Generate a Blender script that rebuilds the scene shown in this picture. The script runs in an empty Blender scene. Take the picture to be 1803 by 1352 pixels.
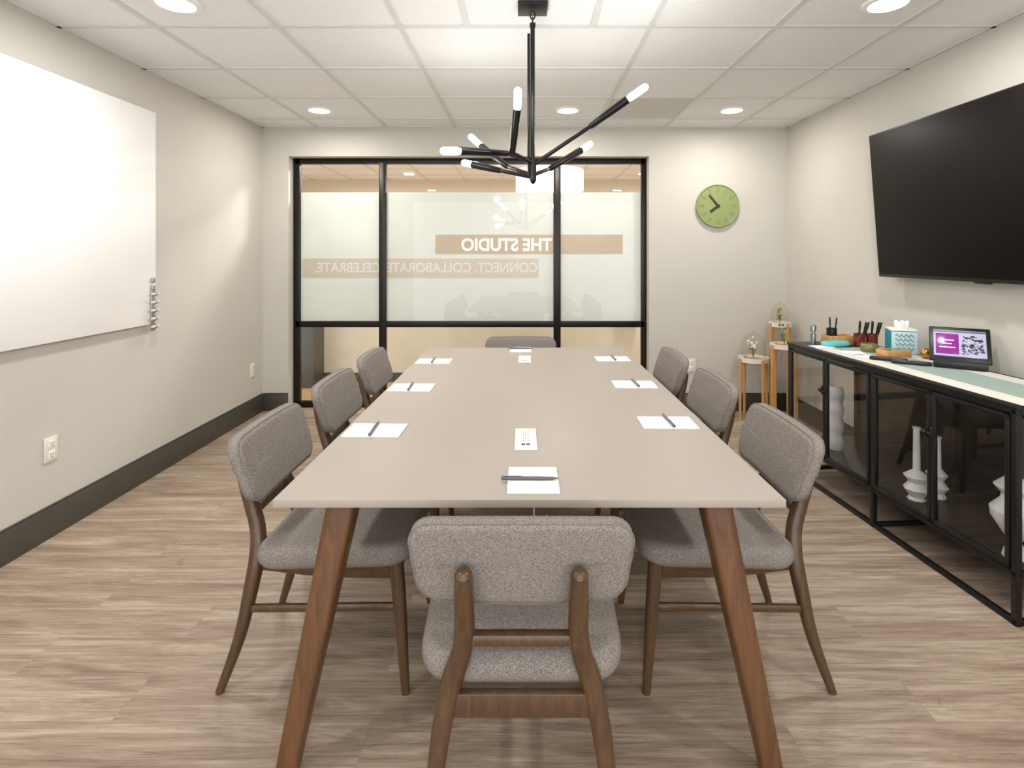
import bpy, bmesh, math, random
from mathutils import Vector, Matrix
random.seed(4)
S=bpy.context.scene
COL=S.collection
S.view_settings.view_transform='Standard'
S.view_settings.look='None'
S.view_settings.exposure=0.0
pi=math.pi
def lin(v):
    v/=255.0
    return v/12.92 if v<=0.04045 else ((v+0.055)/1.055)**2.4
def C(r,g,b): return (lin(r),lin(g),lin(b),1)
# ---------------------------------------------------------------- materials
def newmat(name):
    m=bpy.data.materials.new(name); m.use_nodes=True
    nt=m.node_tree; nt.nodes.clear()
    o=nt.nodes.new('ShaderNodeOutputMaterial')
    return m,nt,o
def noise(nt,scale,detail=4,stretch=(1,1,1),dist=0,rough=.55):
    tc=nt.nodes.new('ShaderNodeTexCoord'); mp=nt.nodes.new('ShaderNodeMapping')
    mp.inputs['Scale'].default_value=stretch
    n=nt.nodes.new('ShaderNodeTexNoise'); n.inputs['Scale'].default_value=scale
    n.inputs['Detail'].default_value=detail; n.inputs['Distortion'].default_value=dist
    n.inputs['Roughness'].default_value=rough
    nt.links.new(tc.outputs['Object'],mp.inputs['Vector']); nt.links.new(mp.outputs[0],n.inputs['Vector'])
    return n
def ramp(nt,src,stops):
    r=nt.nodes.new('ShaderNodeValToRGB')
    while len(r.color_ramp.elements)<len(stops): r.color_ramp.elements.new(.5)
    for e,(p,c) in zip(r.color_ramp.elements,stops): e.position=p; e.color=c
    nt.links.new(src,r.inputs[0]); return r
def mul(c,f): return (min(1,c[0]*f),min(1,c[1]*f),min(1,c[2]*f),1)
def mk(name,col,rough=.5,metal=0,var=.06,vs=6,stretch=(1,1,1),bump=0,bs=150,coat=0,spec=.5,emit=None,es=0,dist=0,bd=.002):
    m,nt,o=newmat(name)
    b=nt.nodes.new('ShaderNodeBsdfPrincipled')
    n=noise(nt,vs,4,stretch,dist)
    r=ramp(nt,n.outputs[0],[(.3,mul(col,1-var)),(.7,mul(col,1+var))])
    nt.links.new(r.outputs[0],b.inputs['Base Color'])
    b.inputs['Roughness'].default_value=rough; b.inputs['Metallic'].default_value=metal
    b.inputs['Coat Weight'].default_value=coat; b.inputs['Specular IOR Level'].default_value=spec
    if emit: b.inputs['Emission Color'].default_value=emit; b.inputs['Emission Strength'].default_value=es
    if bump:
        n2=noise(nt,bs,3); bp=nt.nodes.new('ShaderNodeBump'); bp.inputs['Strength'].default_value=bump; bp.inputs['Distance'].default_value=bd
        nt.links.new(n2.outputs[0],bp.inputs['Height']); nt.links.new(bp.outputs[0],b.inputs['Normal'])
    nt.links.new(b.outputs[0],o.inputs[0]); return m
def glassmat(name,tint=(1,1,1,1),boost=.7,rough=0,base=.04):
    # thin glass: Schlick reflectance from the facing ratio, same on both faces of the pane
    m,nt,o=newmat(name); L=nt.links.new
    t=nt.nodes.new('ShaderNodeBsdfTransparent'); t.inputs[0].default_value=tint
    g=nt.nodes.new('ShaderNodeBsdfGlossy'); g.inputs['Roughness'].default_value=rough
    lw=nt.nodes.new('ShaderNodeLayerWeight'); lw.inputs['Blend'].default_value=.5
    p=nt.nodes.new('ShaderNodeMath'); p.operation='POWER'; p.inputs[1].default_value=5
    a=nt.nodes.new('ShaderNodeMath'); a.operation='MULTIPLY_ADD'; a.inputs[1].default_value=boost; a.inputs[2].default_value=base; a.use_clamp=True
    x=nt.nodes.new('ShaderNodeMixShader')
    L(lw.outputs['Facing'],p.inputs[0]); L(p.outputs[0],a.inputs[0]); L(a.outputs[0],x.inputs[0])
    L(t.outputs[0],x.inputs[1]); L(g.outputs[0],x.inputs[2]); L(x.outputs[0],o.inputs[0])
    return m
def emis(name,col,s):
    m,nt,o=newmat(name); e=nt.nodes.new('ShaderNodeEmission'); e.inputs[0].default_value=col; e.inputs[1].default_value=s
    nt.links.new(e.outputs[0],o.inputs[0]); return m
M={}
M['wall']=mk('wall_paint',C(201,198,190),.85,var=.015,vs=2,bump=.35,bs=130,bd=.003)
M['ceil']=mk('ceiling_tile',C(233,235,235),.9,var=.03,vs=60,bump=.3,bs=300)
M['grid']=mk('grid_metal',C(212,212,209),.6,var=.01)
M['base']=mk('baseboard_paint',C(70,68,62),.4,var=.04)
M['corr']=mk('corridor_wall_paint',C(215,206,188),.85,var=.03)
M['corrfloor']=mk('corridor_floor_wood',C(165,130,95),.4,var=.2,vs=5,stretch=(1,9,1))
M['bronze']=mk('dark_bronze_metal',C(26,21,18),.35,metal=.3,var=.2)
M['black']=mk('black_metal',C(30,29,28),.42,metal=.3,var=.15,vs=20)
M['blackgl']=mk('gunmetal_gloss',C(34,33,33),.28,metal=.5,var=.1,vs=20)
M['blackpl']=mk('black_plastic',C(24,24,25),.35,var=.1)
M['darkpan']=mk('dark_panel',C(34,31,29),.25,var=.1)
M['white']=mk('white_paint',C(240,238,232),.4,var=.01)
M['paper']=mk('white_paper',C(246,246,245),.8,var=.01,bump=.05)
M['ceramic']=mk('white_ceramic',C(240,240,237),.35,var=.01)
M['board']=mk('white_glass_board',C(250,250,251),.15,var=.004)
M['steel']=mk('brushed_steel',C(190,190,188),.25,metal=.9,var=.08,vs=30,stretch=(1,1,10))
M['walnut']=mk('walnut_wood',C(84,60,38),.36,var=.3,vs=9,stretch=(7,7,1),coat=.2,dist=1.2)
M['teak']=mk('reddish_walnut_wood',C(100,66,40),.38,var=.3,vs=7,stretch=(7,7,.8),coat=.2,dist=1.2)
M['bamboo']=mk('light_bamboo',C(205,155,95),.45,var=.15,vs=8,stretch=(8,8,1))
M['table']=mk('taupe_laminate',C(168,157,147),.46,var=.01,bump=.03,bs=500,spec=.4)
M['clear']=glassmat('clear_glass',boost=.6,base=.02)
M['cabglass']=glassmat('cabinet_glass',(.93,.93,.93,1),.9,base=.045)
M['cloche']=glassmat('cloche_glass',(.96,.96,.94,1),.8,base=.06)
M['green']=mk('clock_green',C(140,153,100),.5,var=.03)
M['green2']=mk('clock_green_dark',C(118,130,82),.5,var=.03)
M['chand']=mk('clock_hand_brown',C(54,38,28),.5,var=.05)
M['tvs']=mk('tv_screen_black',C(14,8,7),.45,var=.1,spec=.15)
M['grey']=mk('pen_grey',C(98,98,102),.35,var=.05)
M['ltgrey']=mk('light_grey_print',C(206,206,204),.8,var=.02)
M['slot']=mk('socket_dark',C(60,58,55),.6,var=.05)
M['cream']=mk('ivory_plastic',C(228,224,212),.4,var=.01)
M['teal']=mk('teal_fabric',C(98,190,190),.6,var=.06)
M['tealbox']=mk('teal_carton',C(28,132,150),.6,var=.06)
M['palebox']=mk('pale_blue_carton',C(196,222,226),.6,var=.02)
M['red']=mk('amber_red_glass',C(110,36,24),.15,var=.1,coat=.5)
M['gold']=mk('brass',C(190,150,70),.25,metal=.9,var=.1)
M['oliv']=mk('olive_candle_glass',C(120,118,70),.2,var=.1,coat=.4)
M['sage']=mk('sage_linen',C(150,168,160),.9,var=.06,vs=90,bump=.3)
M['linen']=mk('cream_linen',C(216,211,201),.9,var=.04,vs=90,bump=.3)
M['leaf']=mk('leaf_green',C(130,140,72),.6,var=.2)
M['purple']=mk('screen_purple',C(128,40,128),.2,var=.05,emit=C(128,40,128),es=.4)
M['scrw']=mk('screen_lavender',C(170,170,200),.2,var=.05,emit=C(170,170,205),es=.25)
M['lens']=emis('downlight_lens',(1,.95,.86,1),9)
M['bulb']=emis('bulb_glow',(1,.99,.97,1),32)
M['drum']=emis('drum_shade_glow',(1,.96,.88,1),2.2)
M['tan']=mk('tan_film',C(190,170,144),.5,var=.02)
M['tan2']=mk('tan_film_pale',C(203,194,178),.5,var=.02)
M['letter']=mk('frosted_letter',C(250,250,244),.6,var=.01)
M['letter2']=mk('frosted_letter_pale',C(226,222,211),.6,var=.01)
# fabric
def fabric(name,c1,c2):
    m,nt,o=newmat(name); b=nt.nodes.new('ShaderNodeBsdfPrincipled'); b.inputs['Roughness'].default_value=.95
    b.inputs['Specular IOR Level'].default_value=.2
    n1=noise(nt,640,1,(1,.6,.4)); n2=noise(nt,640,1,(.4,.6,1))
    a=nt.nodes.new('ShaderNodeMath'); a.operation='ADD'
    nt.links.new(n1.outputs[0],a.inputs[0]); nt.links.new(n2.outputs[0],a.inputs[1])
    h=nt.nodes.new('ShaderNodeMath'); h.operation='MULTIPLY'; h.inputs[1].default_value=.5
    nt.links.new(a.outputs[0],h.inputs[0])
    r=ramp(nt,h.outputs[0],[(.36,c1),(.64,c2)])
    nt.links.new(r.outputs[0],b.inputs['Base Color'])
    bp=nt.nodes.new('ShaderNodeBump'); bp.inputs['Strength'].default_value=.2; bp.inputs['Distance'].default_value=.0008
    nt.links.new(h.outputs[0],bp.inputs['Height']); nt.links.new(bp.outputs[0],b.inputs['Normal'])
    nt.links.new(b.outputs[0],o.inputs[0]); return m
M['fabric']=fabric('grey_tweed',C(99,93,88),C(163,155,148))
M['pipe']=fabric('grey_tweed_piping',C(99,93,88),C(150,143,136))
# frosted film
def film():
    m,nt,o=newmat('frosted_film')
    n=noise(nt,3,2); r=ramp(nt,n.outputs[0],[(.3,C(230,234,228)),(.7,C(235,238,233))])
    d=nt.nodes.new('ShaderNodeBsdfDiffuse'); t=nt.nodes.new('ShaderNodeBsdfTranslucent')
    nt.links.new(r.outputs[0],d.inputs[0]); nt.links.new(r.outputs[0],t.inputs[0])
    x=nt.nodes.new('ShaderNodeMixShader'); x.inputs[0].default_value=.2
    nt.links.new(d.outputs[0],x.inputs[1]); nt.links.new(t.outputs[0],x.inputs[2]); nt.links.new(x.outputs[0],o.inputs[0]); return m
M['film']=film()
# floor
def floormat():
    m,nt,o=newmat('oak_vinyl_planks'); L=nt.links.new
    b=nt.nodes.new('ShaderNodeBsdfPrincipled')
    tc=nt.nodes.new('ShaderNodeTexCoord')
    br=nt.nodes.new('ShaderNodeTexBrick'); br.inputs['Scale'].default_value=1
    br.inputs['Brick Width'].default_value=1.22; br.inputs['Row Height'].default_value=.18
    br.inputs['Mortar Size'].default_value=.0008; br.inputs['Mortar Smooth'].default_value=.3
    br.inputs['Color1'].default_value=(0,0,0,1); br.inputs['Color2'].default_value=(1,1,1,1); br.inputs['Mortar'].default_value=(.3,.3,.3,1)
    br.offset=.37; br.offset_frequency=2
    L(tc.outputs['Object'],br.inputs['Vector'])
    vm=nt.nodes.new('ShaderNodeVectorMath'); vm.operation='MULTIPLY_ADD'
    vm.inputs[1].default_value=(7,3,5); L(br.outputs['Color'],vm.inputs[0]); L(tc.outputs['Object'],vm.inputs[2])
    def nz(sc,st,dist,det=6,rg=.6):
        mp=nt.nodes.new('ShaderNodeMapping'); mp.inputs['Scale'].default_value=st; L(vm.outputs[0],mp.inputs['Vector'])
        n=nt.nodes.new('ShaderNodeTexNoise'); n.inputs['Scale'].default_value=sc; n.inputs['Detail'].default_value=det
        n.inputs['Distortion'].default_value=dist; n.inputs['Roughness'].default_value=rg; L(mp.outputs[0],n.inputs['Vector']); return n
    a=nz(2.2,(.6,7,1),.8,12,.74); c=nz(8,(.55,17,1),.5,12,.8); k=nz(2.4,(.8,2.4,1),2.8,5,.6)
    ra=ramp(nt,a.outputs[0],[(.32,C(132,113,96)),(.45,C(160,141,123)),(.54,C(177,159,141)),(.68,C(206,191,174))])
    rc=ramp(nt,c.outputs[0],[(.37,(.40,.35,.31,1)),(.47,(.82,.79,.76,1)),(.55,(1,1,1,1))])
    rk=ramp(nt,k.outputs[0],[(.23,(.45,.39,.34,1)),(.33,(1,1,1,1))])
    mx=nt.nodes.new('ShaderNodeMixRGB'); mx.blend_type='MULTIPLY'; mx.inputs[0].default_value=.75
    L(ra.outputs[0],mx.inputs[1]); L(rc.outputs[0],mx.inputs[2])
    mk_=nt.nodes.new('ShaderNodeMixRGB'); mk_.blend_type='MULTIPLY'; mk_.inputs[0].default_value=.8
    L(mx.outputs[0],mk_.inputs[1]); L(rk.outputs[0],mk_.inputs[2])
    rp=ramp(nt,br.outputs['Color'],[(0,(.93,.92,.91,1)),(1,(1,1,1,1))])
    m2=nt.nodes.new('ShaderNodeMixRGB'); m2.blend_type='MULTIPLY'; m2.inputs[0].default_value=1
    L(mk_.outputs[0],m2.inputs[1]); L(rp.outputs[0],m2.inputs[2])
    m3=nt.nodes.new('ShaderNodeMixRGB'); m3.inputs[2].default_value=C(120,102,88)
    fm=nt.nodes.new('ShaderNodeMath'); fm.operation='MULTIPLY'; fm.inputs[1].default_value=.5
    L(br.outputs['Fac'],fm.inputs[0]); L(fm.outputs[0],m3.inputs[0]); L(m2.outputs[0],m3.inputs[1])
    L(m3.outputs[0],b.inputs['Base Color']); b.inputs['Roughness'].default_value=.45; b.inputs['Specular IOR Level'].default_value=.35
    bp=nt.nodes.new('ShaderNodeBump'); bp.inputs['Strength'].default_value=.2; bp.inputs['Distance'].default_value=.002
    L(c.outputs[0],bp.inputs['Height']); L(bp.outputs[0],b.inputs['Normal']); L(b.outputs[0],o.inputs[0]); return m
M['floor']=floormat()
# vent
def ventmat():
    m,nt,o=newmat('perforated_vent'); b=nt.nodes.new('ShaderNodeBsdfPrincipled')
    tc=nt.nodes.new('ShaderNodeTexCoord'); v=nt.nodes.new('ShaderNodeTexVoronoi'); v.inputs['Scale'].default_value=45; v.inputs['Randomness'].default_value=0
    nt.links.new(tc.outputs['Object'],v.inputs['Vector'])
    r=ramp(nt,v.outputs['Distance'],[(.25,C(120,118,112)),(.35,C(218,217,214))])
    nt.links.new(r.outputs[0],b.inputs['Base Color']); b.inputs['Roughness'].default_value=.8; nt.links.new(b.outputs[0],o.inputs[0]); return m
M['vent']=ventmat()
# ---------------------------------------------------------------- geometry
def crom(pts,rad,sub):
    if sub<=1: return pts,rad
    P=[Vector(p) for p in pts]; out=[];ro=[]
    for i in range(len(P)-1):
        p0=P[max(i-1,0)];p1=P[i];p2=P[i+1];p3=P[min(i+2,len(P)-1)]
        for j in range(sub):
            t=j/sub
            out.append(.5*((2*p1)+(p2-p0)*t+(2*p0-5*p1+4*p2-p3)*t*t+(3*p1-p0-3*p2+p3)*t**3))
            ro.append(rad[i]*(1-t)+rad[i+1]*t)
    out.append(P[-1]); ro.append(rad[-1]); return out,ro
def outline(ax,bx,rc,ns=12,nc=8):
    # closed rounded rectangle, constant vertex count
    rc=max(1e-4,min(rc,ax*.98,bx*.98)); out=[]
    cor=[(ax-rc,bx-rc,0),(-(ax-rc),bx-rc,pi/2),(-(ax-rc),-(bx-rc),pi),(ax-rc,-(bx-rc),3*pi/2)]
    for i,(cx,cy,a0) in enumerate(cor):
        for k in range(nc+1):
            a=a0+pi/2*k/nc; out.append((cx+rc*math.cos(a),cy+rc*math.sin(a)))
        nx,ny,na=cor[(i+1)%4]
        e=(cx+rc*math.cos(a0+pi/2),cy+rc*math.sin(a0+pi/2)); f_=(nx+rc*math.cos(na),ny+rc*math.sin(na))
        for k in range(1,ns):
            t=k/ns; out.append((e[0]*(1-t)+f_[0]*t,e[1]*(1-t)+f_[1]*t))
    return out
class Geo:
    def __init__(s): s.bm=bmesh.new()
    def box(s,c,d,bev=0,rot=None,seg=2):
        r=bmesh.ops.create_cube(s.bm,size=1); vs=r['verts']
        for v in vs: v.co=Vector((v.co.x*d[0],v.co.y*d[1],v.co.z*d[2]))
        if bev:
            es=list({e for v in vs for e in v.link_edges})
            rr=bmesh.ops.bevel(s.bm,geom=es,offset=bev,segments=seg,affect='EDGES',profile=.5)
            vs=list({v for f in rr['faces'] for v in f.verts}|{v for v in vs if v.is_valid})
        for v in vs:
            if rot is not None: v.co=rot@v.co
            v.co=v.co+Vector(c)
        return s
    def tube(s,pts,rad,n=12,sq=2.0,fx=1,fy=1,ref=(0,1,0),sub=1,closed=False,rnd=False):
        if not isinstance(rad,(list,tuple)): rad=[rad]*len(pts)
        pts,rad=crom(pts,list(rad),sub); pts=[Vector(p) for p in pts]; rad=list(rad)
        if rnd:
            for end in (0,-1):
                a=pts[end]; b=pts[1 if end==0 else -2]; d=(a-b).normalized(); r=rad[end]
                ex=[(r*.5,.87),(r*.85,.5),(r*.98,.15)]
                if end==0:
                    for e,f in ex: pts.insert(0,a+d*e); rad.insert(0,r*f)
                else:
                    for e,f in ex: pts.append(a+d*e); rad.append(r*f)
        rings=[]; N=len(pts)
        for i,p in enumerate(pts):
            if closed: t=(pts[(i+1)%N]-pts[i-1])
            else: t=pts[min(i+1,N-1)]-pts[max(i-1,0)]
            t.normalize(); rf=Vector(ref)
            if abs(t.dot(rf))>.95: rf=Vector((1,0,0)) if abs(t.x)<.9 else Vector((0,0,1))
            u=(rf-t*rf.dot(t)).normalized(); w=t.cross(u)
            ring=[]
            for k in range(n):
                a=2*pi*(k+.5)/n; ca,sa=math.cos(a),math.sin(a)
                e=2.0/sq
                x=math.copysign(abs(ca)**e,ca)*rad[i]*fx; y=math.copysign(abs(sa)**e,sa)*rad[i]*fy
                ring.append(s.bm.verts.new(p+w*x+u*y))
            rings.append(ring)
        R=N if closed else N-1
        for i in range(R):
            a=rings[i]; b=rings[(i+1)%N]
            for k in range(n): s.bm.faces.new((a[k],a[(k+1)%n],b[(k+1)%n],b[k]))
        if not closed:
            s.bm.faces.new(rings[0][::-1]); s.bm.faces.new(rings[-1])
        return s
    def lathe(s,prof,c=(0,0,0),n=32,axis='z',scale=(1,1)):
        rings=[]
        def mp(x,y,z):
            if axis=='z': q=Vector((x,y,z))
            elif axis=='y': q=Vector((x,-z,y))
            else: q=Vector((z,x,y))
            return q+Vector(c)
        for r,z in prof:
            if r<1e-6: rings.append([s.bm.verts.new(mp(0,0,z))])
            else: rings.append([s.bm.verts.new(mp(r*math.cos(2*pi*k/n)*scale[0],r*math.sin(2*pi*k/n)*scale[1],z)) for k in range(n)])
        for a,b in zip(rings,rings[1:]):
            if len(a)==1 and len(b)==1: continue
            for k in range(n):
                k2=(k+1)%n
                if len(a)==1: s.bm.faces.new((a[0],b[k2],b[k]))
                elif len(b)==1: s.bm.faces.new((a[k],a[k2],b[0]))
                else: s.bm.faces.new((a[k],a[k2],b[k2],b[k]))
        return s
    def pad(s,a,b,t,r,n=4.0,seg=56,crown=0.0,fn=None,rc=None):
        K=6; rings=[]
        def ring(ax,bx,z,inset,f):
            if rc is not None: return [(x,y,z) for x,y in outline(ax,bx,max(rc-inset,.004)*f)]
            out=[]
            for k in range(seg):
                th=2*pi*k/seg; ca,sa=math.cos(th),math.sin(th)
                x=math.copysign(abs(ca)**(2/n),ca)*ax; y=math.copysign(abs(sa)**(2/n),sa)*bx
                out.append((x,y,z))
            return out
        specs=[]
        for i in range(1,7):
            f=i/7.0; specs.append(((a-r)*f,(b-r)*f,-t/2-crown*(1-f*f)*.3,r,f))
        for i in range(K+1):
            an=-pi/2+pi/2*i/K; q=r-r*math.cos(an)
            specs.append((a-q,b-q,-t/2+r+r*math.sin(an),q,1))
        for i in range(K+1):
            an=pi/2*i/K; q=r-r*math.cos(an)
            specs.append((a-q,b-q,t/2-r+r*math.sin(an),q,1))
        for i in range(6,0,-1):
            f=i/7.0; specs.append(((a-r)*f,(b-r)*f,t/2+crown*(1-f*f),r,f))
        def nv(p):
            if fn: p=fn(*p)
            return s.bm.verts.new(p)
        c0=nv((0,0,-t/2-crown*.3)); c1=nv((0,0,t/2+crown))
        for sp in specs: rings.append([nv(p) for p in ring(*sp)])
        seg=len(rings[0])
        for k in range(seg):
            k2=(k+1)%seg
            s.bm.faces.new((c0,rings[0][k2],rings[0][k])); s.bm.faces.new((c1,rings[-1][k],rings[-1][k2]))
        for A,B in zip(rings,rings[1:]):
            for k in range(seg):
                k2=(k+1)%seg; s.bm.faces.new((A[k],A[k2],B[k2],B[k]))
        return s
    def mesh(s,name,ang=38):
        bmesh.ops.recalc_face_normals(s.bm,faces=s.bm.faces[:])
        me=bpy.data.meshes.new(name); s.bm.to_mesh(me); s.bm.free()
        for p in me.polygons: p.use_smooth=True
        me.set_sharp_from_angle(angle=math.radians(ang)); return me
def tag(o,label,cat,group=None):
    o['label']=label; o['category']=cat
    if group: o['group']=group
def empty(name,loc,rz,label,cat,group=None):
    o=bpy.data.objects.new(name,None); o.empty_display_size=.05; o.location=loc; o.rotation_euler=(0,0,rz); COL.objects.link(o)
    tag(o,label,cat,group); return o
def part(name,g,mat,parent,label=None,loc=None,rot=None,ang=38):
    me=g.mesh(name,ang) if isinstance(g,Geo) else g
    if not me.materials: me.materials.append(M[mat])
    o=bpy.data.objects.new(name,me); COL.objects.link(o); o.parent=parent
    if loc: o.location=loc
    if rot: o.rotation_euler=rot
    if label: o['label']=label
    return o
def solo(name,g,mat,loc,label,cat,rz=0,group=None):
    me=g.mesh(name); me.materials.append(M[mat])
    o=bpy.data.objects.new(name,me); COL.objects.link(o); o.location=loc; o.rotation_euler=(0,0,rz); tag(o,label,cat,group); return o
def struct(name,g,mat,parent=None):
    me=g.mesh(name); me.materials.append(M[mat]); o=bpy.data.objects.new(name,me); COL.objects.link(o)
    o['kind']='structure'
    if parent: o.parent=parent
    return o
def dup(root,loc,rz,label=None):
    n=root.copy(); COL.objects.link(n); n.location=loc; n.rotation_euler=(0,0,rz)
    if label: n['label']=label
    def rec(src,dst):
        for c in src.children:
            k=c.copy(); COL.objects.link(k); k.parent=dst; rec(c,k)
    rec(root,n); return n
def textmesh(txt,w,h,depth=.001,bold=0):
    cu=bpy.data.curves.new('t','FONT'); cu.body=txt; cu.offset=bold; cu.extrude=0.01
    ob=bpy.data.objects.new('t',cu); COL.objects.link(ob); bpy.context.view_layer.update()
    dg=bpy.context.evaluated_depsgraph_get(); me=bpy.data.meshes.new_from_object(ob.evaluated_get(dg))
    bpy.data.objects.remove(ob)
    xs=[v.co.x for v in me.vertices]; ys=[v.co.y for v in me.vertices]
    x0,x1,y0,y1=min(xs),max(xs),min(ys),max(ys)
    for v in me.vertices:
        v.co=Vector(((v.co.x-x0)/(x1-x0)*w-w/2,(v.co.y-y0)/(y1-y0)*h-h/2,v.co.z/.02*depth))
    return me
# ---------------------------------------------------------------- room
XL,XR,YB,ZC=-2.32,2.347,4.88,2.52
Y0=-1.6
def bx(x0,x1,y0,y1,z0,z1,g=None,bev=0):
    g=g or Geo(); g.box(((x0+x1)/2,(y0+y1)/2,(z0+z1)/2),(x1-x0,y1-y0,z1-z0),bev); return g
struct('floor',bx(XL-.1,XR+.1,Y0,5.06,-.05,0),'floor')
struct('ceiling',bx(XL-.1,XR+.1,Y0,5.03,ZC,ZC+.05),'ceil')
struct('wall_left',bx(XL-.1,XL,Y0,YB,0,ZC),'wall')
struct('wall_right',bx(XR,XR+.1,Y0,YB,0,ZC),'wall')
g=Geo(); WX0,WX1,WZ=-2.09,1.115,2.26
bx(XL-.1,WX0,YB,YB+.15,0,ZC,g); bx(WX1,XR+.1,YB,YB+.15,0,ZC,g); bx(WX0,WX1,YB,YB+.15,WZ,ZC,g)
struct('wall_back',g,'wall')
def baseb(name,x0,x1,y0,y1,axis):
    g=Geo(); bx(x0,x1,y0,y1,0,.148,g,.003)
    if axis=='x+': bx(x0,x1-.006,y0,y1,.148,.158,g,.003)
    elif axis=='x-': bx(x0+.006,x1,y0,y1,.148,.158,g,.003)
    else: bx(x0,x1,y0+.006,y1,.148,.158,g,.003)
    struct(name,g,'base')
baseb('baseboard_left',XL,XL+.016,Y0,YB,'x+'); baseb('baseboard_right',XR-.016,XR,Y0,YB,'x-')
baseb('baseboard_back',XL+.016,WX0,YB-.016,YB,'y'); baseb('baseboard_back_right',WX1,XR-.016,YB-.016,YB,'y')
# ceiling grid
g=Geo(); b=.012; zt=ZC-.008
ys=[4.567-.612*i for i in range(0,11)]
for y in ys: bx(XL,XR,y-b,y+b,zt,ZC,g)
for x in (-1.83,-1.22,-.61,.63,1.25,1.86): bx(x-b,x+b,Y0,YB,zt-.0005,ZC,g)
for x in (-.28,.34): bx(x-b,x+b,ys[4],ys[3],zt-.0005,ZC,g)
bx(XL,XL+.02,Y0,YB,zt,ZC,g); bx(XR-.02,XR,Y0,YB,zt,ZC,g); bx(XL,XR,YB-.02,YB,zt,ZC,g)
struct('trim_1',g,'grid')
vg=bx(.65,1.23,3.975,4.545,ZC-.004,ZC+.004)
solo('air_vent',vg,'vent',(0,0,0),'white perforated square air return grille in the tile ceiling','air vent')
# storefront window
win=bpy.data.objects.new('window_1',None); COL.objects.link(win); win['kind']='structure'; win.location=(0,4.98,0)
g=Geo(); f=.06; y0,y1=0,.045
bx(WX0,WX0+f,y0,y1,0,WZ,g,.002); bx(WX1-f*.8,WX1,y0,y1,0,WZ,g,.002)
for xc in (-1.28,.304): bx(xc-.032,xc+.032,y0-.004,y1,0.05,WZ-.04,g,.002)
for z in (0.0275,.754,WZ-.024): bx(WX0+.02,WX1-.02,y0,y1,z-.0275,z+.0275 if z<2 else WZ,g,.002)
struct('window_frame',g,'bronze',win)
panes=[(WX0+f,-1.312),(-1.248,.272),(.336,WX1-f*.8)]
g=Geo()
for a,c in panes: bx(a-.01,c+.01,.012,.018,.05,WZ-.05,g)
struct('window_glass',g,'clear',win)
g=Geo()
for a,c in panes: bx(a-.01,c+.01,.030,.033,.775,1.954,g)
struct('window_film',g,'film',win)
kx=.00516
def wx(px): return (px-922)*kx
def wz(py): return 1.377-(py-450)*kx
def bandgeo(xa,xb,za,zb):
    g=Geo()
    for a,c in panes:
        lo,hi=max(a-.01,xa),min(c+.01,xb)
        if hi>lo: bx(lo,hi,.0275,.0298,za,zb,g)
    return g
struct('window_band',bandgeo(wx(766),wx(1097),wz(447),wz(413)),'tan',win)
struct('window_band_lower',bandgeo(wx(532),wx(948),wz(489),wz(455)),'tan2',win)
def signtext(name,txt,pxa,pxb,pya,pyb,mat,bold):
    w=wx(pxb)-wx(pxa); h=wz(pya)-wz(pyb)
    me=textmesh(txt,w,h,.001,bold); me.materials.append(M[mat])
    o=bpy.data.objects.new(name,me); COL.objects.link(o); o.parent=win; o['kind']='structure'
    o.location=((wx(pxa)+wx(pxb))/2,.0265,(wz(pya)+wz(pyb))/2); o.rotation_euler=(pi/2,0,pi)
signtext('window_lettering','THE STUDIO',812,972,419,442,'letter',.03)
signtext('window_lettering_small','CONNECT. COLLABORATE. CELEBRATE.',553,946,462,480,'letter2',.02)
# corridor beyond
struct('floor_corridor',bx(-4,4,5.06,9.1,-.05,0),'corrfloor')
struct('ceiling_corridor',bx(-4,4,5.03,9.1,2.62,2.67),'ceil')
g=Geo()
for i in range(6): bx(-4,4,5.4+.61*i-.012,5.4+.61*i+.012,2.61,2.62,g)
for i in range(12): bx(-3.4+.61*i-.012,-3.4+.61*i+.012,5.03,9.1,2.6095,2.62,g)
struct('trim_2',g,'grid')
struct('wall_far',bx(-4,4,9.0,9.1,0,2.62),'corr')
struct('wall_corridor_left',bx(-4.1,-4,5.03,9.1,0,2.67),'corr'); struct('wall_corridor_right',bx(4,4.1,5.03,9.1,0,2.67),'corr')
struct('wall_partition',bx(-4,4,6.0,6.1,0,1.5),'corr')
struct('baseboard_partition',bx(-4,4,5.985,6.0,0,.1),'base')
struct('trim_3',bx(-2.5,-2.18,5.7,6.0,0,1.5),'base')
d=empty('drum_pendant',(.33,7.0,2.62),0,'white drum shade pendant lamp glowing in the hallway','lamp')
part('lamp_shade',Geo().lathe([(.43,-.42),(.43,-.16),(.42,-.16),(.42,-.41),(0,-.41)],n=48),'drum',d)
part('stem',Geo().tube([(0,0,0),(0,0,-.41)],.01),'steel',d)
solo('smoke_detector',Geo().lathe([(0,-.045),(.04,-.045),(.06,-.02),(.065,0),(0,0)]),'white',(-.36,7.4,2.61),'round white smoke detector on the hallway ceiling','smoke detector')
pn=empty('control_panel',(1.14,5.985,.9),0,'dark wall panel with round dials on the hallway partition','panel')
part('panel_body',Geo().box((0,-.02,0),(.2,.04,.5),.006),'blackpl',pn)
for z in (.12,-.08): part('dial',Geo().lathe([(.055,0),(.055,.015),(.045,.02),(0,.02)],(0,-.04,z),axis='y'),'steel',pn)
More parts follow.
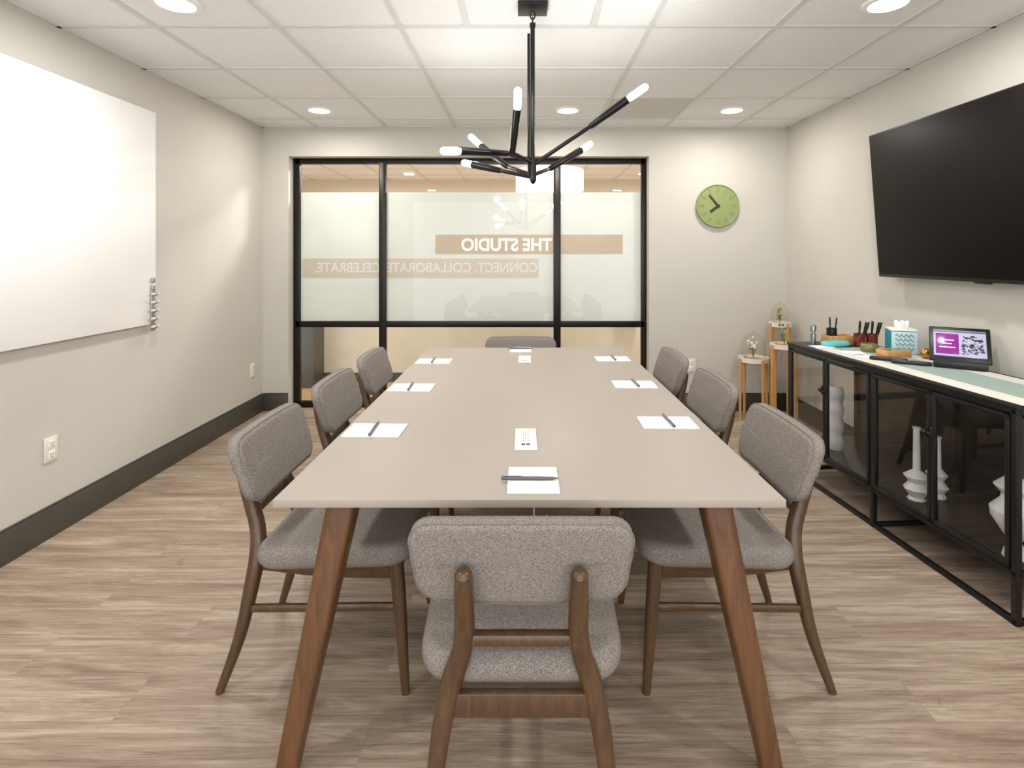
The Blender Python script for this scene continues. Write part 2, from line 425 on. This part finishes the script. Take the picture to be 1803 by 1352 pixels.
# ---------------------------------------------------------------- downlights
def downlight(x,y,z=ZC,grp='recessed ceiling downlights',lab='round white recessed downlight, switched on, in the tile ceiling'):
    r=empty('downlight',(x,y,z),0,lab,'ceiling light',grp)
    part('trim_ring',Geo().lathe([(.078,-.001),(.08,-.012),(.1,-.01),(.105,0)],n=40),'white',r)
    part('lens',Geo().lathe([(0,-.008),(.079,-.008),(.079,-.002)],n=40),'lens',r)
    return r
dl0=downlight(-1.6,4.30)
vis=[(.347,4.30),(1.63,4.30),(-1.57,2.48),(1.645,2.48)]
for x,y in vis: dup(dl0,(x,y,ZC),0)
dh=dup(dl0,(-1.5,7.2,2.62),0,'round recessed downlight glowing in the hallway ceiling')
def area(name,x,y,z,p,size,col=(1,.975,.94),spread=pi,rot=(0,0,0)):
    l=bpy.data.lights.new(name,'AREA'); l.shape='DISK'; l.size=size; l.energy=p; l.color=col; l.spread=spread
    o=bpy.data.objects.new(name,l); o.location=(x,y,z); o.rotation_euler=rot; COL.objects.link(o); return o
for x,y in [(-1.6,4.30)]+vis[:2]: area('downlight_lamp',x,y,ZC-.03,10.5,.15,(1,.94,.86))
for x,y in vis[2:]+[(-1.57,.6),(1.6,.6),(.1,-.6)]:
    area('downlight_lamp',x,y,ZC-.03,15,.15)
for x,y in ((-1.5,5.6),(1.5,5.6),(0,7.4),(-2.2,7.6),(2.2,7.6)): area('hall_lamp',x,y,2.55,46,.3,(1,.95,.88))
w=bpy.data.worlds.new('world'); S.world=w; w.use_nodes=True
w.node_tree.nodes['Background'].inputs[0].default_value=(.97,.985,1,1); w.node_tree.nodes['Background'].inputs[1].default_value=2.6
# ---------------------------------------------------------------- table
TX=.015; TY0,TY1=1.41,3.745; TW=.660
tb=empty('conference_table',(TX,(TY0+TY1)/2,0),0,'long rectangular taupe conference table with splayed wooden legs','table')
hl=(TY1-TY0)/2
part('tabletop',Geo().box((0,0,.7395),(TW*2,hl*2,.021),.002),'table',tb)
g=Geo()
for sx in (-1,1): g.box((sx*.38,0,.712),(.05,2*hl-.5,.034),.002)
for yy in (-hl+.28,0,hl-.28): g.box((0,yy,.712),(.76,.05,.034),.002)
part('support_frame',g,'black',tb)
for sx in (-1,1):
    for sy in (-1,1):
        g=Geo().tube([(sx*.502,sy*(hl-.10),.729),(sx*.64,sy*(hl-.03),0)],[.041,.027],n=24,sq=5,ref=(1,0,0))
        part('leg',g,'teak',tb,'tapered reddish walnut leg')
def outlet_in_table(y,rz=0):
    o=empty('power_outlet_box',(.007,y,.75),0,'white flush power and data outlet set in the tabletop','power outlet','table power outlets')
    part('plate',Geo().box((0,0,.002),(.074,.215,.004),.0015),'white',o)
    g=Geo(); g.box((0,0,.0045),(.05,.17,.001),.0004); part('inner_plate',g,'white',o)
    g=Geo()
    for yy in (-.03,.0,.03,.058):
        for dx,dy in ((-.008,.004),(.008,.004),(0,-.006)): g.box((dx,yy+dy,.0053),(.003,.006,.0008))
    for xx in (-.008,.008): g.box((xx,-.064,.0053),(.012,.014,.0008))
    part('sockets',g,'slot',o); return o
outlet_in_table(1.875); outlet_in_table(3.32)
def notepad(x,y,wx_,wy_,rz=0,lab='white paper notepad lying on the conference table'):
    o=empty('notepad',(x,y,.75),rz,lab,'notepad','notepads on the table')
    part('paper_block',Geo().box((0,0,.0025),(wx_,wy_,.005),.0004),'paper',o)
    g=Geo().box((0,wy_/2-.015,.0052),(.05,.003,.0004))
    part('printed_mark',g,'ltgrey',o)
def pen(x,y,rz,z=.755):
    o=empty('pen',(x,y,z+.0055),rz,'grey ballpoint pen resting on a white notepad','pen','pens on the notepads')
    part('barrel',Geo().tube([(-.073,0,0),(-.067,0,0),(.022,0,0),(.022,0,0),(.062,0,0),(.079,0,0)],[.003,.0048,.0052,.0052,.0045,.0012],n=14),'grey',o)
    part('cap',Geo().tube([(-.080,0,0),(-.078,0,0),(-.022,0,0)],[.003,.0054,.0054],n=14),'grey',o)
    part('clip',Geo().box((-.05,0,.0062),(.05,.002,.0012),.0003),'steel',o)
notepad(.026,1.53,.14,.175); pen(.018,1.522,-.02)
for yy in (1.965,2.60,3.25):
    notepad(-.530,yy,.2,.14,random.uniform(-.03,.03)); pen(-.535,yy+.005,1.62)
for yy in (2.055,2.665,3.325):
    notepad(.536,yy,.2,.14,random.uniform(-.03,.03)); pen(.543,yy+.01,1.60)
notepad(-.02,3.65,.14,.175); pen(-.02,3.66,0)
# ---------------------------------------------------------------- chair
def chair():
    c=empty('dining_chair',(0,0,0),0,'grey tweed upholstered chair with dark walnut frame','chair','chairs around the conference table')
    def seatfn(x,y,z):
        f=1+.04*(y/.25)
        return (x*f,y,z+.432+.012*(y/.25)-(.010*(1-(x/.25)**2) if z>0 else 0))
    g=Geo().pad(.25,.255,.078,.033,crown=.010,fn=seatfn,rc=.085); part('seat',g,'fabric',c)
    g=Geo(); g.pad(.22,.225,.02,.008,n=3.6,fn=lambda x,y,z:(x,y,z+.388)); part('seat_base',g,'walnut',c)
    HB=.107; ZB=.694
    def bfn(x,y,z):
        zz=ZB+y; lean=-.289-(zz-.705)*.30
        wf=1+.03*(y/.1)
        return (x*wf,lean+z+.19*x*x,zz-.010*(x/.25)**2*(1 if y>0 else -1)*0.6)
    g=Geo().pad(.245,HB,.048,.017,crown=.004,fn=bfn,rc=.052); part('backrest',g,'fabric',c)
    for zz in (-.0155,.0155):
        pts=[bfn(x,y,zz) for x,y in outline(.2437,HB-.0013,.0507)]
        part('piping',Geo().tube(pts,.0024,n=6,closed=True,ref=(0,1,0)),'pipe',c)
    for s in (-1,1):
        g=Geo().tube([(s*.125,-.332,.688),(s*.125,-.318,.62),(s*.126,-.298,.55),(s*.136,-.274,.48),(s*.158,-.262,.41),(s*.18,-.272,.31),(s*.2,-.300,.16),(s*.224,-.352,0)],
                     [.019,.0215,.0225,.0235,.0245,.0225,.018,.012],n=16,sq=2.5,sub=4,rnd=False,ref=(0,1,0))
        g.lathe([(.0195,0),(.018,.009),(.012,.016),(0,.019)],(s*.125,-.333,.686),n=16)
        part('leg',g,'walnut',c)
        g=Geo().tube([(s*.205,.2,.405),(s*.21,.212,.29),(s*.226,.236,0)],[.024,.021,.012],n=16,sq=2.6,sub=3)
        part('leg',g,'walnut',c)
        g=Geo().tube([(s*.16,-.256,.375),(s*.19,-.02,.368),(s*.207,.2,.375)],[.014]*3,n=12,sq=4,fx=.8,fy=1.5,sub=3,ref=(0,0,1)); part('side_rail',g,'walnut',c)
        g=Geo().tube([(s*.19,-.284,.245),(s*.213,.216,.265)],.0105,n=12,sq=2.6,fy=1.2,ref=(0,0,1)); part('stretcher',g,'walnut',c)
    g=Geo().box((0,-.268,.362),(.335,.022,.055),.004); part('rear_rail',g,'walnut',c)
    g=Geo().box((0,.2,.375),(.4,.022,.04),.004); part('front_rail',g,'walnut',c)
    g=Geo().tube([(-.13,-.291,.526),(.13,-.291,.526)],.0145,n=12,sq=3,fy=1.0,ref=(0,0,1)); part('crossbar',g,'walnut',c)
    return c
ch=chair(); ch.location=(-.005,1.515,0)
ch['label']='grey tweed chair with walnut frame at the table head'
base='grey tweed chair with dark walnut frame along the table side'
for y in (1.955,2.63,3.29): dup(ch,(-.607,y,0),-pi/2,base)
for x,y in ((.622,1.955),(.618,2.635),(.598,3.29)): dup(ch,(x,y,0),pi/2,base)
dup(ch,(-.02,3.60,0),pi,'grey tweed chair pushed in at the glass end')
solo('power_cable',Geo().tube([(.05,2.6,.69),(.06,2.62,.4),(.05,2.65,.1),(.08,2.7,.012),(.16,2.75,.008),(.12,2.9,.008)],.005,sub=5,n=8),'white',(0,0,0),'white power cable dropping from under the table to the floor','cable')
# ---------------------------------------------------------------- chandelier
HX,HY=.041,2.51
chd=empty('chandelier',(HX,HY,ZC),0,'black branching chandelier with six glowing tube bulbs','chandelier')
def L(p): return (p[0]-HX,p[1]-HY,p[2]-ZC)
part('canopy',Geo().box((0,0,-.014),(.135,.135,.014),.002),'blackgl',chd)
g=Geo()
for dz in (-.045,-.073):
    pts=[(0.011*math.cos(a) if dz==-.045 else 0,0 if dz==-.045 else .011*math.cos(a),dz+.019*math.sin(a)) for a in [2*pi*k/16 for k in range(16)]]
    g.tube(pts,.0032,n=6,closed=True,ref=(0,1,0) if dz==-.045 else (1,0,0))
part('chain',g,'blackgl',chd)
g=Geo(); g.tube([(0,0,-.09),(0,0,-.72)],.0105,n=16); g.tube([(-.018,0,-.13),(-.018,0,-.78)],.0065,n=12); g.tube([(0,0,-.082),(0,0,-.10)],.014,n=12)
g.tube([(.002,0,-.70),(.002,0,-.80)],.015,n=16); g.lathe([(0,-.818),(.008,-.812),(.014,-.8)],(.002,0,0),n=16)
part('stem',g,'blackgl',chd)
arms=[[(.041,2.51,1.79),(.305,2.50,1.966),(.464,2.45,2.074),(.553,2.42,2.132)],
[(.041,2.51,1.745),(.127,2.66,1.798),(.295,2.85,1.922),(.365,2.92,1.978)],
[(.041,2.51,1.80),(-.051,2.45,1.835),(-.027,2.35,2.004),(-.024,2.30,2.086)],
[(.041,2.51,1.81),(-.075,2.5,1.842),(-.271,2.3,1.815),(-.3375,2.22,1.80)],
[(.041,2.51,1.745),(-.081,2.7,1.815),(-.226,2.95,1.963),(-.306,3.05,2.049)],
[(.041,2.51,1.735),(-.114,2.62,1.783),(-.253,2.75,1.832),(-.313,2.8,1.853)]]
for a in arms:
    P=[Vector(L(p)) for p in a]
    ao=part('arm',Geo().tube([P[0],P[1]],.0095,n=14,rnd=True,ref=(0,0,1)),'blackgl',chd)
    dd=(P[2]-P[1]).normalized()
    part('socket_sleeve',Geo().tube([P[1]-dd*.004,P[1],P[1]+(P[2]-P[1])*.5,P[2]],[.011,.0135,.0168,.019],n=16,ref=(0,0,1)),'blackgl',ao)
    Q=P[2]; R_=P[3]; d2=(R_-Q)
    part('bulb',Geo().tube([Q,Q+d2*.1,Q+d2*.8],[.013,.016,.016],n=14,rnd=True,ref=(0,0,1)),'bulb',ao)
    l=bpy.data.lights.new('bulb_lamp','POINT'); l.energy=2.0; l.color=(1,.98,.95); l.shadow_soft_size=.04
    lo=bpy.data.objects.new('bulb_lamp',l); lo.location=Vector(a[3])+(Vector(a[3])-Vector(a[2])).normalized()*.06; COL.objects.link(lo)
# ---------------------------------------------------------------- clock
ck=empty('wall_clock',(1.716,YB,1.816),0,'round sage green wall clock with dark brown hands','clock')
part('case',Geo().lathe([(0,.0),(.186,0),(.19,.006),(.19,.03),(.184,.034),(.180,.031),(.178,.027),(0,.027)],n=64,axis='y'),'green',ck)
for i in range(12):
    g=Geo()
    a=2*pi*i/12; r0=.142; ux,uz=math.sin(a),math.cos(a); px_,pz_=uz,-ux
    ln,wd=.020,.0085
    pts=[]
    for k in range(16):
        t=2*pi*k/16; u=math.cos(t); v=math.sin(t)
        rr=r0+math.copysign(abs(u)**.6,u)*ln; ss=math.copysign(abs(v)**.6,v)*wd
        pts.append((ux*rr+px_*ss,-.0278,uz*rr+pz_*ss))
    g.tube(pts,.0014,n=6,closed=True,ref=(0,1,0))
    part('hour_mark',g,'green2',ck)
def hand(dx,dz,ln,w,y,name):
    a=math.atan2(dx,dz); R=Matrix.Rotation(a,3,'Y')
    me=Geo().box((0,0,0),(w,.003,ln+.015),.001).mesh(name)
    for v in me.vertices: v.co=R@(v.co+Vector((0,0,ln/2-.008)))+Vector((0,y,0))
    me.materials.append(M['chand']); part(name,me,'chand',ck)
hand(-16,20,.125,.018,-.031,'minute_hand'); hand(-15,-11,.085,.02,-.035,'hour_hand')
part('hub',Geo().lathe([(0,.04),(.014,.038),(.014,.027)],axis='y',n=24),'chand',ck)
# ---------------------------------------------------------------- wall outlets
def wall_outlet(loc,rz):
    o=empty('wall_outlet',loc,rz,'ivory duplex electrical outlet plate on the wall','electrical outlet','wall outlets')
    part('plate',Geo().box((0,-.004,0),(.075,.008,.12),.003),'cream',o)
    for z in (-.027,.027):
        part('socket',Geo().box((0,-.009,z),(.034,.003,.036),.0012),'white',o)
    g=Geo()
    for z in (-.027,.027):
        for x in (-.007,.007): g.box((x,-.0108,z+.004),(.0025,.001,.009))
        g.box((0,-.0108,z-.009),(.005,.001,.005))
    part('slots',g,'slot',o)
wall_outlet((XL,2.69,.43),pi/2); wall_outlet((XL,4.69,.40),pi/2); wall_outlet((1.49,YB,.403),0)
# ---------------------------------------------------------------- whiteboard
wb=empty('whiteboard',(XL+.002,2.195,1.61),0,'large frameless white glass writing board mounted on the wall','whiteboard')
part('board_panel',Geo().box((.024,0,0),(.008,2.45,1.31),.0015),'board',wb)
g=Geo()
for yy in (-1.05,1.05):
    for zz in (-.55,.55): g.tube([(0,yy,zz),(.022,yy,zz)],.012,n=16)
part('standoff',g,'steel',wb)
for z in (1.225,1.178):
    solo('magnet',Geo().box((.006,0,0),(.012,.03,.03),.002),'steel',(XL+.0305,3.385,z),'small square silver magnet on the white glass board','magnet',group='board magnets')
mh=empty('marker_holder',(XL+.0305,3.385,1.04),0,'silver clip rack holding dry erase markers at the board edge','marker holder')
part('bracket',Geo().box((.004,0,0),(.008,.04,.25),.002),'steel',mh)
for i in range(5):
    z=-.1+i*.05
    g=Geo().tube([(.020,-.03,z),(.020,.025,z+.002)],.008,n=14,rnd=True)
    part('marker',g,'ltgrey',mh)
    part('clip',Geo().tube([(.008,0,z-.012),(.022,0,z-.0105),(.032,0,z),(.022,0,z+.0115),(.008,0,z+.013)],.0018,n=6,sub=3,ref=(0,1,0)),'grey',mh)
# ---------------------------------------------------------------- tv
tv=empty('television',(XR,2.69,1.69),0,'large black flat screen television tilted on the wall','television')
tilt=math.atan2(.065,.885)
Rt=Matrix.Rotation(-tilt,3,'Y')
def tvp(name,c,d,bev,mat):
    me=Geo().box(c,d,bev).mesh(name)
    for v in me.vertices: v.co=Rt@v.co+Vector((-.125,0,0))
    me.materials.append(M[mat]); return part(name,me,mat,tv)
tvp('housing',(.012,0,0),(.035,1.575,.892),.004,'blackpl')
tvp('screen',(-.0065,0,.006),(.002,1.555,.866),.0005,'tvs')
tvp('sensor_bar',(-.004,0,-.449),(.02,.09,.008),.002,'blackpl')
part('wall_mount',Geo().box((-.05,0,0),(.098,.5,.3),.004),'black',tv)
# ---------------------------------------------------------------- cabinet
TH=math.atan2(-.997,.0763); CL,CD,CZ=1.521,.47,.82
cab=empty('display_cabinet',(1.709,3.55,0),TH,'low black metal display cabinet with glass doors by the wall','cabinet')
q=.024
g=Geo()
for x in (q/2,CL/2,CL-q/2):
    for y in (q/2,CD-q/2): g.box((x,y,(CZ-.016)/2),(q,q,CZ-.016),.002)
for y in (q/2,CD-q/2):
    for z in (.012,.19,CZ-.026): g.box((CL/2,y,z),(CL,q*.9,.02),.002)
for x in (q/2,CL/2,CL-q/2):
    for z in (.012,.19,CZ-.026): g.box((x,CD/2,z),(q*.9,CD,.02),.002)
part('frame',g,'black',cab)
part('cabinet_top',Geo().box((CL/2,CD/2,CZ-.008),(CL+.012,CD+.012,.016),.002),'black',cab)
part('bottom_shelf',Geo().box((CL/2,CD/2,.205),(CL-.03,CD-.03,.01),.001),'darkpan',cab)
part('back_panel',Geo().box((CL/2,CD-.012,.49),(CL-.03,.006,.58),.001),'darkpan',cab)
for x in (.008,CL-.008): part('side_glass',Geo().box((x,CD/2,.49),(.004,CD-.05,.56)),'cabglass',cab)
dw=(CL-3*q)/4
starts=[q,q+dw,2*q+2*dw,2*q+3*dw]
for i,x0 in enumerate(starts):
    dr=bpy.data.objects.new('door',None); COL.objects.link(dr); dr.parent=cab; dr.location=(x0,0,0)
    me=Geo(); t=.017; z0,z1=.205,CZ-.04; a=.002
    for zz in (z0+t/2,z1-t/2): me.box((dw/2,.004,zz),(dw-2*a,.018,t),.0015)
    for xx in (a+t/2,dw-a-t/2): me.box((xx,.004,(z0+z1)/2),(t,.018,z1-z0),.0015)
    part('door_frame',me,'black',dr)
    part('door_glass',Geo().box((dw/2,.006,(z0+z1)/2),(dw-2*t,.003,z1-z0-2*t)),'cabglass',dr)
    hx=dw-a-.009 if i%2==0 else a+.009
    gg=Geo().box((hx,-.010,.60),(.015,.012,.05),.002)
    if i%2==0: gg.tube([(hx,-.02,.60),(hx+.03,-.024,.60)],.005,n=10,rnd=True,ref=(0,0,1)); gg.lathe([(0,-.012),(.009,-.008),(.012,0),(.009,.008),(0,.012)],(hx,-.026,.602),n=14)
    part('handle',gg,'black',dr)
def zig(n,r0,r1,h):
    p=[(0,0)]
    for i in range(n):
        z=h*i/n; p+=[(r0,z),(r1*.95,z+h/n*.3),(r1,z+h/n*.5),(r1*.95,z+h/n*.7)]
    p+=[(r0,h),(r0*.8,h),(r0*.8,h-.01),(0,h-.01)]; return p
solo('vase',Geo().lathe(zig(4,.034,.044,.38),n=28),'ceramic',(1.885,3.315,.2105),'tall white ribbed ceramic vase inside the cabinet','vase')
solo('candle_holder',Geo().lathe([(0,0),(.04,0),(.03,.012),(.056,.05),(.034,.08),(.056,.11),(.016,.14),(.014,.33),(.018,.345),(.012,.345),(0,.34)],n=8),'ceramic',(1.885,2.635,.2105),'white faceted ceramic candle holder inside the cabinet','candle holder')
solo('vase',Geo().lathe([(0,0),(.04,0),(.03,.02),(.050,.05),(.028,.08),(.046,.11),(.02,.14),(.017,.28),(.021,.29),(.014,.29),(0,.28)],n=8),'ceramic',(2.0,2.66,.2105),'slim white faceted ceramic vase inside the cabinet','vase')
solo('sculpture',Geo().lathe([(0,0),(.04,0),(.035,.02),(.02,.06),(.045,.1),(.075,.15),(.078,.18),(.045,.22),(.04,.24),(.065,.27),(.035,.30),(0,.305)],n=32),'ceramic',(1.905,2.13,.2105),'white round stacked ceramic sculpture inside the cabinet','sculpture')
# things on top of cabinet
ru=empty('table_runner',(1.709,3.55,CZ),TH,'cream linen runner with sage stripe on the cabinet top','table runner')
part('runner_cloth',Geo().box((.885,.235,.001),(1.27,.42,.002),.0005),'linen',ru)
part('stripe',Geo().box((.885,.235,.0024),(1.27,.22,.0008)),'sage',ru,'sage green stripe')
solo('pepper_mill',Geo().lathe([(0,0),(.018,0),(.018,.06),(.012,.065),(.012,.075),(.019,.08),(.019,.11),(.012,.118),(0,.118)],n=20),'steel',(1.845,3.50,CZ),'small clear and steel bottle on the cabinet top','bottle')
tr=empty('desk_organizer',(1.99,3.48,CZ),0,'small light wood desk organizer tray','organizer')
g=Geo(); g.box((0,0,.004),(.16,.1,.008),.001)
for y in (-.047,.047): g.box((0,y,.03),(.16,.006,.05),.001)
for x in (-.077,.077,.0): g.box((x,0,.03),(.006,.09,.05),.001)
part('tray',g,'bamboo',tr)
def cup(name,x,y,z,r,h,mat,lab,cat):
    return solo(name,Geo().lathe([(0,0),(r*.95,0),(r,.004),(r,h),(r*.9,h),(r*.88,.006),(0,.006)],n=28),mat,(x,y,z),lab,cat)
cup('pen_cup',1.952,3.48,CZ+.0085,.03,.09,'blackpl','black cup holding pens in the wooden organizer','pen cup')
def stick(x,y,z,dx,dy,ln,mat,lab,cat,grp,r=.004):
    d=Vector((dx,dy,1)).normalized()*ln
    solo(cat.replace(' ','_'),Geo().tube([(0,0,0),d*.7,d*.72,d],[r,r,r*1.25,r*1.1],n=10,ref=(1,0,0)),mat,(x,y,z),lab,cat,group=grp)
for dx,dy in ((-.01,-.008),(.01,-.008),(0,.01)): stick(1.952+dx,3.48+dy,CZ+.0165,dx*8,dy*8,.15,'blackpl','black pen standing in a cup on the cabinet','pen','pens in the cup')
g=Geo().pad(.085,.05,.03,.013,n=3,fn=lambda x,y,z:(x,y,z+.015)); solo('pouch',g,'teal',(1.91,3.365,CZ+.003),'turquoise zip pouch lying on the cabinet top','pouch',rz=.2)
jars=[(2.045,3.345),(2.115,3.335)]
for jx,jy in jars:
    cup('pencil_jar',jx,jy,CZ+.002,.032,.08,'red','amber red glass jar full of markers','jar')
    for i,(dx,dy) in enumerate(((-.012,-.008),(.012,-.006),(0,.013),(.0,-.014))):
        stick(jx+dx,jy+dy,CZ+.0085,.15+dx*9,dy*9,.15,'blackpl' if i!=2 else 'red','marker standing in a red jar','marker','markers in the jars',.005)
g=Geo().lathe([(0,0),(.04,0),(.044,.006),(.044,.04),(.04,.046),(.0,.046)],n=28); solo('candle_jar',g,'oliv',(2.0,3.18,CZ+.0025),'squat olive green glass candle jar on the cabinet','candle')
bxo=empty('tray_box',(2.04,3.03,CZ+.003),.1,'small light wood box on the cabinet top','box')
g=Geo(); g.box((0,0,.004),(.14,.09,.008),.001)
for y in (-.042,.042): g.box((0,y,.019),(.14,.006,.032),.001)
for x in (-.067,.067): g.box((x,0,.019),(.006,.08,.032),.001)
part('box_body',g,'bamboo',bxo)
part('card_stack',Geo().box((0,0,.021),(.115,.07,.026),.002),'oliv',bxo)
tbx=empty('tissue_box',(2.165,3.15,CZ+.002),-.35,'square teal and pale blue tissue box with white tissue','tissue box')
part('carton',Geo().box((0,0,.065),(.13,.13,.13),.003),'tealbox',tbx)
part('carton_front',Geo().box((.0,-.0655,.064),(.126,.001,.124),.0002),'palebox',tbx,'pale blue printed front panel')
part('lid',Geo().box((0,0,.134),(.132,.132,.010),.002),'white',tbx)
g=Geo()
for k in range(4):
    pts=[(-.044+.088*t/14,-.0668,.105-.025*k+.008*math.sin(t*1.7+k)) for t in range(15)]
    g.tube(pts,.0018,n=6,sub=2,ref=(0,1,0))
part('script_print',g,'tealbox',tbx)
g=Geo()
for k in range(5):
    a=k*1.2; g.tube([(0,0,.135),(.02*math.cos(a),.015*math.sin(a),.16),(.035*math.cos(a),.025*math.sin(a),.183)],[.012,.02,.004],n=8,fy=.25,sub=3)
part('tissue',g,'paper',tbx)
solo('brass_ball',Geo().lathe([(.028*math.sin(pi*i/14),.028-.028*math.cos(pi*i/14)) for i in range(15)],n=28),'gold',(2.17,2.96,CZ+.002),'small brass ball ornament on the cabinet top','ornament')
for i,(x,y,r) in enumerate(((1.80,3.36,.1),(1.865,3.17,-.2),(1.88,3.03,.5))):
    solo('paper_sheet',Geo().box((0,0,.0015),(.12,.09,.003),.0003),'paper',(x+.01,y-.03,CZ+.003),'stack of small white paper cards on the cabinet','paper',rz=r,group='paper cards on the cabinet')
for i,(x,y,r) in enumerate(((1.925,2.90,.95),(1.975,2.80,1.0))):
    rm=empty('remote_control',(x,y,CZ+.003),r,'black remote control lying on the cabinet top','remote control','remotes on the cabinet')
    part('remote_body',Geo().pad(.022,.085,.018,.007,n=5,fn=lambda x,y,z:(x,y,z+.009)),'blackpl',rm)
    g=Geo()
    for a in range(6):
        for b_ in range(3): g.lathe([(0,.0015),(.0035,.001),(.004,0)],(-.011+b_*.011,-.06+a*.022,.0178),n=8)
    part('buttons',g,'grey',rm)
# tablet
tp=empty('touch_panel',(2.16,2.72,CZ+.003),-.62,'black tabletop touch control panel with purple screen','touch panel')
part('base_wedge',Geo().box((0,.0,.018),(.21,.12,.035),.006),'blackpl',tp)
Rx=Matrix.Rotation(math.radians(-36),3,'X')
def tilt_me(me):
    for v in me.vertices: v.co=Rx@(v.co*.92)+Vector((0,-.03,.03))
def tpp(name,c,d,bev,mat,lab=None):
    me=Geo().box(c,d,bev).mesh(name); tilt_me(me)
    me.materials.append(M[mat]); return part(name,me,mat,tp,lab)
tpp('bezel',(0,0,.105),(.265,.014,.21),.004,'blackpl')
tpp('screen',(0,-.0085,.108),(.225,.002,.16),.0004,'scrw','lit screen with purple and grey panels')
tpp('screen_panel',(-.053,-.0098,.103),(.1,.001,.125),.0002,'purple','purple panel on the screen')
tpp('screen_header',(0,-.0098,.180),(.223,.001,.010),.0002,'grey')
g=Geo(); random.seed(2)
for i in range(60):
    g.box((.056+random.uniform(-.044,.044),-.0104,.100+random.uniform(-.055,.055)),(random.uniform(.004,.018),.0008,random.uniform(.003,.012)))
me=g.mesh('screen_pattern'); tilt_me(me); me.materials.append(M['slot']); part('screen_pattern',me,'slot',tp)
g=Geo()
for i,wd in enumerate((.06,.04,.07)): g.box((-.053,-.0107,.125-.022*i),(wd,.0008,.006))
me=g.mesh('screen_lines'); tilt_me(me); me.materials.append(M['white']); part('screen_lines',me,'white',tp)
tpp('kick_stand',(0,.03,.05),(.1,.01,.1),.003,'blackpl')
# ---------------------------------------------------------------- plant stands
def stand(x,y,top,r,lab):
    o=empty('plant_stand',(x,y,0),0,lab,'plant stand','plant stands in the corner')
    part('tray',Geo().lathe([(0,top-.02),(r,top-.02),(r+.004,top+.018),(r-.002,top+.018),(r-.006,top-.01),(0,top-.01)],n=40),'white',o)
    for k in range(4):
        a=.22+k*pi/2; c,s=math.cos(a)*(r+.004),math.sin(a)*(r+.004)
        part('leg',Geo().tube([(c,s,top+.01),(c*1.03,s*1.03,0)],[.012,.010],n=12,sq=3),'bamboo',o)
    g=Geo()
    for a in (.22,.22+pi/2): g.box((0,0,top-.03),(2*r,.02,.018),.002,rot=Matrix.Rotation(a,3,'Z'))
    part('cross_brace',g,'bamboo',o); return o
A=(1.95,4.66,.50); B=(2.09,4.40,.655); D=(2.2,4.71,.79)
stand(*A,.12,'low light bamboo plant stand with round white tray')
stand(*B,.105,'middle height light bamboo plant stand with round white tray')
stand(*D,.09,'tall light bamboo plant stand with round white tray')
def cloche(x,y,z,r,h,fl):
    o=empty('glass_cloche',(x,y,z),0,'clear glass cloche terrarium with dried white flowers inside','terrarium','glass cloches on the stands')
    pr=[(r*.8,.012),(r*.97,h*.25),(r,h*.45)]+[(r*math.cos(t),h*.45+(h*.55)*math.sin(t)) for t in [pi/2*i/10 for i in range(1,10)]]+[(0,h)]
    part('dome',Geo().lathe(pr,n=36),'cloche',o)
    part('knob',Geo().lathe([(0,h),(.006,h+.004),(.009,h+.014),(.006,h+.022),(0,h+.024)],n=16),'cloche',o)
    part('base_plate',Geo().lathe([(0,0),(r*.9,0),(r*.9,.01),(r*.8,.014),(0,.014)],n=36),'bamboo',o)
    random.seed(int(x*100)); g=Geo(); g2=Geo()
    for i in range(7):
        a=random.uniform(0,6.28); rr=random.uniform(.2,.55)*r; zz=random.uniform(.4,.78)*h
        ex,ey=rr*math.cos(a),rr*math.sin(a)
        g.tube([(0,0,.012),(ex*.4,ey*.4,zz*.6),(ex,ey,zz)],.0018,n=6,sub=3)
        g.box((ex*.6,ey*.6,zz*.6),(.022,.006,.012),.002,rot=Matrix.Rotation(a,3,'Z'))
        g2.lathe([(.011*math.sin(pi*j/8),-.011*math.cos(pi*j/8)) for j in range(9)],(ex,ey,zz),n=12)
    part('stems',g,'leaf',o); part('blossoms',g2,fl,o)
cloche(A[0],A[1],A[2]-.0095,.1,.235,'ceramic'); cloche(B[0],B[1],B[2]-.0095,.088,.23,'oliv'); cloche(D[0],D[1],D[2]-.0095,.07,.19,'gold')
# ---------------------------------------------------------------- camera
cam=bpy.data.cameras.new('camera'); co=bpy.data.objects.new('camera',cam); COL.objects.link(co)
co.location=(0,0,1.377); co.rotation_euler=(pi/2,0,0)
cam.sensor_width=36; cam.lens=967/1803*36; cam.shift_x=(901.5-922)/1803; cam.shift_y=(450-676)/1803
cam.clip_start=.05; S.camera=co
